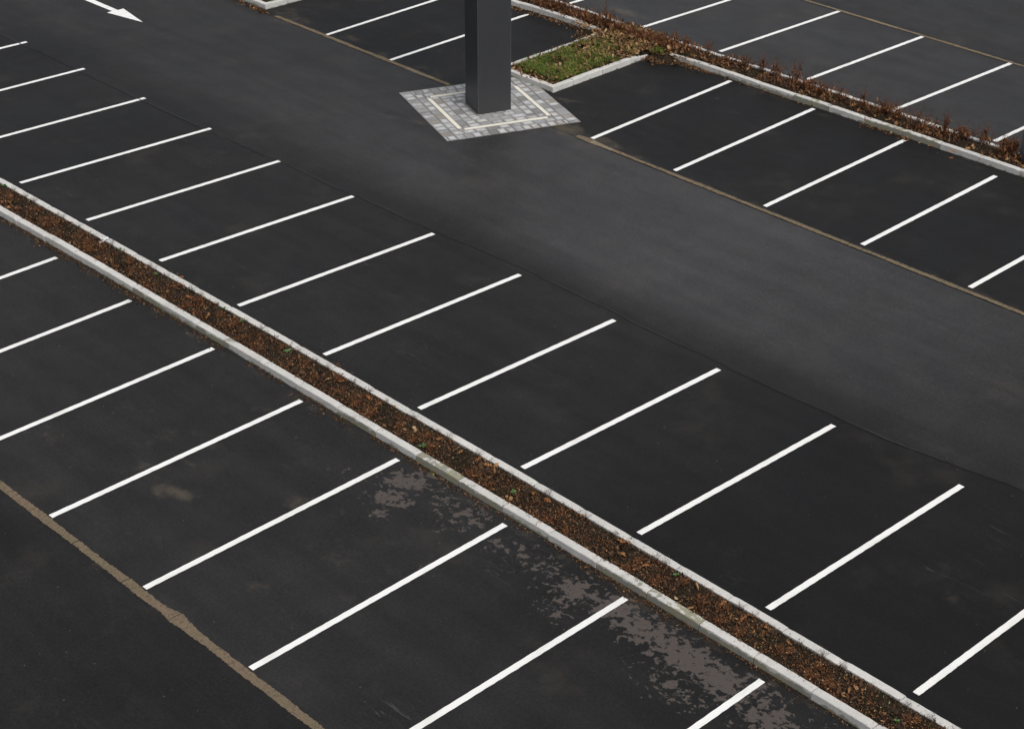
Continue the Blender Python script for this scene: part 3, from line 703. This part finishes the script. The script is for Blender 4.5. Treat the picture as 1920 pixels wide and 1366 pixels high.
# low dead tufts in the long bed
tufts = []
for s in range(6):
    r = random.Random(300+s); mb = MB(); hh = [.08, .10, .12, .07, .09, .15][s]; sp = [.16, .14, .13, .19, .15, .08][s]
    thin = s == 5; o3 = Vector((0, 0, -.01)); joints = []
    for _ in range(12 if thin else 30):
        th = r.uniform(0, 6.283); q = sp*r.uniform(.2, 1); z = hh*r.uniform(.3, 1.)
        p1 = o3+Vector((math.cos(th)*q*.6, math.sin(th)*q*.6, z*.7)); p2 = o3+Vector((math.cos(th)*q, math.sin(th)*q, z))
        mb.tube([o3, p1, p2], [.0018, .0015, .001] if thin else [.003, .0026, .0014], r.random()); joints += [p1, p2, p1.lerp(p2, .5), o3.lerp(p1, .6)]
        for _ in range(4 if thin else 2):
            b_ = p1.lerp(p2, r.random()); e = b_+Vector((r.gauss(0, .03), r.gauss(0, .03), r.uniform(0, .05))); mb.tube([b_, e], [.0013, .0008] if thin else [.0024, .0014], r.random()); joints.append(e)
    for _ in range(0 if thin else 95):
        q = r.choice(joints); x, y, z = q; z = max(.004, z*.9)
        s_ = r.uniform(.008, .021); a = r.uniform(0, 6.28); c_, d_ = math.cos(a)*s_, math.sin(a)*s_
        mb.add([(x-c_, y-d_, z+r.uniform(-.01, .01)), (x+d_*.5, y-c_*.5, z), (x+c_, y+d_, z+r.uniform(-.01, .012)), (x-d_*.5, y+c_*.5, z+.004)], [(0, 1, 2, 3)], r.random()**1.1)
    tufts.append(mb)
tfirst = {}
y = 3.6; row = 0
while y > -25.5:
    for lane in ((.22, .95), (.72,), (.45, .95), (.15, .6, .95))[row % 4]:
        k = rnd.randrange(6); yy = y+rnd.uniform(-.12, .12); x = fN(yy)+(fF(yy)-fN(yy))*min(.97, max(.08, lane+rnd.uniform(-.1, .1)))
        if lane != .95: x = min(x, fF(yy)-.13); x = max(x, fN(yy)+.12)
        if lane == .95: k = 5
        if k not in tfirst:
            o = tufts[k].build("dead_tuft", M_TWIGD if k == 5 else M_RUST); tfirst[k] = o
        else:
            o = tfirst[k].copy(); COL.objects.link(o)
        o.location = (x, yy, .092); o.rotation_euler = (0, 0, rnd.uniform(0, 6.28)); sc = rnd.uniform(.75, 1.2); o.scale = (sc, sc, sc*rnd.uniform(.7, 1.1))
        tag(o, ("thin bare dark twigs leaning over the inner edge of the kerb in the long bed" if lane == .95 else "low rusty brown dead plant tuft growing in the mulch of the long bed"), "dead plant",
            ("twigs leaning over the driveway side kerb of the long bed" if lane == .95 else "low dead plant tufts in the long bed"))
    y -= rnd.uniform(.34, .46); row += 1

# ------------------------------------------------------------------ single fallen oak leaves
def oak_mesh(seed):
    r = random.Random(seed)
    half = [(0, .012), (.10, .03), (.16, .15), (.23, .17), (.28, .06), (.36, .08), (.44, .27), (.52, .29), (.55, .10), (.63, .10), (.72, .25), (.79, .22), (.80, .08), (.88, .09), (.94, .12), (1.0, .0)]
    up = [(x, w*r.uniform(.8, 1.2)) for x, w in half]; lo = [(x+r.uniform(-.015, .015), -w*r.uniform(.8, 1.2)) for x, w in half]
    vv = []; cz = lambda x, y_: .10*math.sin(x*3+seed)+.28*abs(y_)**1.2+.03*math.sin(x*13+seed)
    for (a, b), (c, d) in zip(up, lo): vv += [(a, b, cz(a, b)), ((a+c)/2, 0, cz(a, 0)-.01), (c, d, cz(c, d))]
    ff = []
    for i in range(len(half)-1):
        ff += [(3*i, 3*i+1, 3*i+4, 3*i+3), (3*i+1, 3*i+2, 3*i+5, 3*i+4)]
    k = len(vv); vv += [(0, .008, cz(0, 0)), (-.22, .05, .05), (-.22, .035, .05), (0, -.008, cz(0, 0))]; ff.append((k, k+1, k+2, k+3))
    return vv, ff
oaks = {}
def oak(px_, py_, z, size, tone, label, group, tilt=.25):
    g = G(px_, py_, z); key = (rnd.randrange(5), round(tone, 1))
    if key not in oaks:
        vv, ff = oak_mesh(key[0]*7+3); o = mesh("oak_leaf", [(x-.5, y_, q) for x, y_, q in vv], ff, M_OAK, None, False, {'rnd': [tone]*len(vv)}); oaks[key] = o
    else:
        o = oaks[key].copy(); COL.objects.link(o)
    o.location = g+Vector((0, 0, .012)); o.scale = (size,)*3; o.rotation_euler = (rnd.uniform(-tilt, tilt), rnd.uniform(-tilt, tilt), rnd.uniform(0, 6.28))
    tag(o, label, "fallen leaf", group)
for (a, b, sz, tn) in [(778,804,.15,.95),(856,842,.15,.75),(862,848,.12,.6),(884,861,.14,.2),(896,862,.13,.3),(707,765,.15,.6),(1027,938,.14,.3),(1165,1014,.15,.3),(1160,1028,.12,.6),(1168,1040,.13,.5),(1290,1123,.15,.7),(1294,1140,.10,.8),
                       (1355,1132,.16,.4),(1395,1160,.15,.3),(1410,1155,.16,.2),(1158,1000,.12,.4),(930,873,.12,.8),(915,872,.14,.6),(406,570,.15,.1),(616,712,.12,.8),(640,714,.13,.3),(355,557,.14,.2),(692,772,.12,.3),(690,745,.12,.3),
                       (520,632,.11,.3),(388,594,.12,.2),(545,740,.1,.4),(1480,1205,.12,.3),(1440,1178,.12,.5),(1210,1060,.11,.5),(1000,925,.12,.2),(800,815,.14,.3),(824,823,.12,.4),(742,800,.12,.3),(660,700,.11,.5),(430,585,.1,.3),(340,520,.1,.4)]:
    oak(a, b, .125, sz, tn, "orange tan lobed oak leaf lying on the mulch of the long bed", "single oak leaves on the long bed", .5)
for (a, b, sz, tn) in [(1305,125,.17,.9),(1323,133,.14,.95),(1348,136,.13,.6),(1276,115,.13,.8),(1278,118,.12,.9),(1386,151,.09,.9),(1697,259,.16,.6),(1743,274,.17,.6),(1838,303,.13,.5),(1435,171,.07,.9),(1783,297,.1,.3)]:
    oak(a, b, 0, sz, tn, "tan oak leaf lying on the asphalt at the foot of the far bed's near kerb", "oak leaves on the asphalt by the far bed")
oak(1787, 283, .10, .14, .3, "rust brown oak leaf leaning on the face of the far bed's near kerb", None, .4)
for (a, b, sz, tn) in [(1437,137,.15,.7),(1445,140,.13,.6),(1462,140,.15,.7),(1528,172,.17,.8),(1590,195,.18,.8),(1600,198,.17,.7),(1610,206,.15,.5),(1640,200,.16,.7),(1666,224,.2,.9),(1680,232,.17,.8),(1740,232,.14,.5),(1825,275,.2,.85),(1815,278,.2,.7),(1887,299,.2,.95),(1904,304,.15,.7),
                       (1300,90,.13,.5),(1315,93,.12,.8),(1402,130,.1,.8),(1296,86,.14,.2),(1310,85,.14,.2),(1565,165,.13,.3),(1538,160,.13,.2),(1700,215,.14,.3),(1895,288,.2,.8),(1850,262,.16,.3)]:
    oak(a, b, .13, sz, tn, "orange tan oak leaf caught among the shrubs of the far bed", "oak leaves among the far shrubs", .5)
for (a, b) in [(1020,162),(1022,160),(980,150),(975,146)]: pass

# small green weeds
weeds = [(963,924,.07,"bright green weed in the long bed near the middle of the picture, largest there"),(1268,1079,.055,"small bright green weed in the long bed, beside the right half of the mulch"),(1681,1353,.05,"tiny round green weed in the long bed at the bottom edge"),(540,660,.08,"dull green weed patch in the long bed, left of the middle"),
         (793,838,.08,"green mossy weed behind the algae stained stone of the lower kerb"),(225,468,.05,"small green weed under the driveway side kerb near the plastic scrap"),(420,579,.05,"yellow green weed leaf under the driveway side kerb"),(8,350,.08,"dark green weed in the long bed at the left edge"),(292,516,.06,"dull green weed in the left part of the long bed"),(455,603,.06,"faint green weed sprig in the long bed, left of the middle")]
for (a, b, sz, lab) in weeds:
    g = G(a, b, .11); mb = MB(); r = random.Random(a)
    for j in range(14):
        th = r.uniform(0, 6.28); L = sz*r.uniform(.5, 1.1); wv = L*.28; dx, dy = math.cos(th), math.sin(th); z0 = r.uniform(.005, .03)
        mb.add([(0, 0, z0), (dx*L*.5-dy*wv, dy*L*.5+dx*wv, z0+L*.28), (dx*L, dy*L, z0+L*.15), (dx*L*.5+dy*wv, dy*L*.5-dx*wv, z0+L*.28)], [(0, 1, 2, 3)], r.random())
    o = mb.build("green_weed", M_WEED); o.location = g; tag(o, lab, "weed")

# crumpled white plastic scrap hanging over the kerb
g = G(199, 449, .125); mb = MB(); r = random.Random(5)
nx_, ny_ = 7, 5; vv = []
for i in range(nx_):
    for j in range(ny_): vv.append((-.09+.16*i/(nx_-1)+r.uniform(-.012, .012), -.04+.085*j/(ny_-1)+r.uniform(-.01, .01), .008+r.uniform(0, .03)))
mb.add(vv, [(i*ny_+j, (i+1)*ny_+j, (i+1)*ny_+j+1, i*ny_+j+1) for i in range(nx_-1) for j in range(ny_-1)])
vv = []
for i in range(9):
    t = i/8; w_ = .016*(1-.6*t); vv += [(.02-.21*t-w_, -.02-.05*t-w_*.6, .02+.012*math.sin(t*9)), (.02-.21*t+w_*.3, -.02-.05*t+w_, .026+.010*math.sin(t*7+1))]
mb.add(vv, [(2*i, 2*i+1, 2*i+3, 2*i+2) for i in range(8)])
o = mb.build("plastic_scrap", M_PLASTIC); o.location = g; o.scale = (1, 1, 1)
tag(o, "crumpled white plastic scrap with trailing strip on the long bed's upper kerb", "litter")

# ------------------------------------------------------------------ paved apron with cream stone bars
PA, PB, PC = G(747.5, 175), G(838.4, 266), G(1089.7, 229.4); PD = PA+PC-PB
apron = empty("paved_apron", (PA+PC)/2, label="square apron of grey pavers with cream stone bars around the foot of the pillar", cat="paving")
oc = apron.location.copy()
def W(u, v, z=0): return PB+(PC-PB)*(u/3.15)+(PA-PB)*(v/3.15)+Vector((0, 0, z))-oc
SZ = 3.15
bars = []   # (u0,u1,v0,v1)
pv = []; pf = []; pr = []; pm = []; pr2 = []
def paver(u0, u1, v0, v1):
    g_ = .0032; u0 += g_; u1 -= g_; v0 += g_; v1 -= g_
    if u1-u0 < .03 or v1-v0 < .03: return
    # keep clear of the pillar and of the island kerb
    k = len(pv); z = .015+rnd.uniform(-.0015, .0015); e = .008; iu = (u1-u0)*.28; iv = (v1-v0)*.28; r = rnd.random(); r2 = rnd.random()
    ring0 = [(u0, v0), (u1, v0), (u1, v1), (u0, v1)]
    for (u, v_) in ring0: pv.append(W(u, v_, .004)); pm.append(0)
    for (u, v_) in [(u0+e*.3, v0+e*.3), (u1-e*.3, v0+e*.3), (u1-e*.3, v1-e*.3), (u0+e*.3, v1-e*.3)]: pv.append(W(u, v_, z-.002)); pm.append(0)
    for (u, v_) in [(u0+e, v0+e), (u1-e, v0+e), (u1-e, v1-e), (u0+e, v1-e)]: pv.append(W(u, v_, z)); pm.append(0)
    for (u, v_) in [(u0+iu, v0+iv), (u1-iu, v0+iv), (u1-iu, v1-iv), (u0+iu, v1-iv)]: pv.append(W(u, v_, z)); pm.append(1)
    for a in range(3):
        for b in range(4): pf.append((k+a*4+b, k+a*4+(b+1) % 4, k+a*4+4+(b+1) % 4, k+a*4+4+b))
    pf.append((k+12, k+13, k+14, k+15)); pr.extend([r]*16); pr2.extend([r2]*16)
def ring(d0, d1, L, corners=True):
    s = SZ-2*d0; dd = d1-d0
    for side in range(4):
        a = 0.; end = s-dd; off = rnd.uniform(.3, 1)*L; first_ = True
        while a < end-.01:
            b = min(a+(off if first_ else L*rnd.uniform(.98, 1.02)), end); first_ = False
            if end-b < L*.3: b = end
            if side == 0: paver(d0+a, d0+b, d0, d1)
            if side == 1: paver(SZ-d1, SZ-d0, d0+a, d0+b)
            if side == 2: paver(SZ-d0-b, SZ-d0-a, SZ-d1, SZ-d0)
            if side == 3: paver(d0, d1, SZ-d0-b, SZ-d0-a)
            a = b
ring(0, .27, .196); ring(.27, .465, .275)
ring(.565, .76, .275); ring(.76, .955, .275); ring(.955, 1.15, .275); ring(1.15, 1.33, .275)
# bar ring: cream bars with small corner pieces
b0, b1 = .465, .565
for side in range(4):
    a0, a1 = .60, 2.57
    for (s0, s1) in ((a0, (a0+a1)/2-.003), ((a0+a1)/2+.003, a1)):
        q = [(s0, s1, b0+.004, b1-.004), (SZ-b1+.004, SZ-b0-.004, s0, s1), (SZ-s1, SZ-s0, SZ-b1+.004, SZ-b0-.004), (b0+.004, b1-.004, SZ-s1, SZ-s0)][side]
        mb = MB(); vv = []
        for z in (.004, .019):
            for (u, v_) in ((q[0], q[2]), (q[1], q[2]), (q[1], q[3]), (q[0], q[3])): vv.append(W(u, v_, z))
        c_ = (vv[0]+vv[2])/2; c_.z = 0
        mb.add([t-c_ for t in vv], [(4, 5, 6, 7), (0, 1, 5, 4), (1, 2, 6, 5), (2, 3, 7, 6), (3, 0, 4, 7)])
        o = mb.build("stone_bar", M_CREAM, apron); o.location = c_
    for (u0, u1) in ((b0, a0), (a1, SZ-b0-.1)):
        if u1-u0 < .04: continue
        q = [(u0, u1, b0, b1), (SZ-b1, SZ-b0, u0, u1), (SZ-u1, SZ-u0, SZ-b1, SZ-b0), (b0, b1, SZ-u1, SZ-u0)][side]
        paver(*q)
mesh("pavers", pv, pf, M_PAVE, apron, False, {'rnd': pr, 'mid': pm, 'rnd2': pr2})
mesh("bedding", [W(0, 0, .0088), W(SZ, 0, .0088), W(SZ, SZ, .0088), W(0, SZ, .0088)], [(0, 1, 2, 3)], M_BED, apron)

# ------------------------------------------------------------------ the dark square pillar
pl, pfc, prr = G(872.6, 193.4, .015), G(896.6, 215.6, .015), G(957.9, 206, .015)
ex = (prr-pfc); ex.z = 0; wx = ex.length; ex.normalize(); ey = Vector((-ex.y, ex.x, 0)); wy = (pl-pfc).dot(ey)
rz = math.atan2(ex.y, ex.x); H = 13.0
pc = pfc+ex*wx/2+ey*wy/2
pil = empty("pillar", (pc.x, pc.y, .015), rz, label="tall dark grey square steel pillar standing on the paved apron", cat="pillar")
hx, hy = wx/2, wy/2
def panel(name, mt, x0, x1, y0, y1, z0, z1, bev=0):
    mb = MB(); mb.box(x0, x1, y0, y1, z0, z1); o = mb.build(name, mt, pil)
    if bev:
        b = o.modifiers.new('b', 'BEVEL'); b.width = bev; b.segments = 3
    return o
panel("core", M_CAP, -hx+.012, hx-.012, -hy+.012, hy-.012, 0, H-.02)
for s_ in (-1, 1):
    y0, y1 = (-hy, -hy+.010) if s_ < 0 else (hy-.010, hy)
    panel("cladding_panel", M_STEEL, -hx+.004, hx-.004, y0, y1, .012, H, .003)
    x0, x1 = (-hx, -hx+.010) if s_ < 0 else (hx-.010, hx)
    panel("cladding_panel", M_STEEL, x0, x1, -hy+.013, hy-.013, .012, H, .003)
mb = MB()
for sx in (-1, 1):
    for sy in (-1, 1): mb.box(sx*hx-(.006 if sx > 0 else .001), sx*hx+(.001 if sx > 0 else .006), sy*hy-(.006 if sy > 0 else .0015), sy*hy+(.0015 if sy > 0 else .006), .008, H-.05)
mb.build("corner_trim", M_BOLL, pil)
panel("base_gasket", M_CAP, -hx+.003, hx-.003, -hy+.003, hy-.003, -.002, .011)
panel("cap_plate", M_STEEL, -hx-.01, hx+.01, -hy-.01, hy+.01, H+.002, H+.03, .004)

# ------------------------------------------------------------------ round bollard at the right edge
g = G(1934, 300, .10)
bo = empty("bollard", (g.x, g.y, .09), label="grey blue round post at the right edge, standing in the far shrub bed", cat="bollard")
def lathe(name, prof, mt, parent, n=32):
    vv = []; ff = []
    for (r_, z) in prof:
        for k in range(n): vv.append((r_*math.cos(6.28318*k/n), r_*math.sin(6.28318*k/n), z))
    for i in range(len(prof)-1):
        for k in range(n): ff.append((i*n+k, i*n+(k+1) % n, (i+1)*n+(k+1) % n, (i+1)*n+k))
    ff.append(tuple((len(prof)-1)*n+k for k in range(n)))
    return mesh(name, vv, ff, mt, parent, True)
lathe("post_body", [(.21, -.05), (.235, .03), (.25, .09), (.25, .60), (.245, .63)], M_BOLL, bo)
lathe("post_cap", [(.245, .632), (.247, .66), (.23, .70), (.17, .725), (.02, .735)], M_BOLL, bo)
lathe("reveal_ring", [(.243, .17), (.2515, .172), (.2515, .185), (.243, .187)], M_CAP, bo)
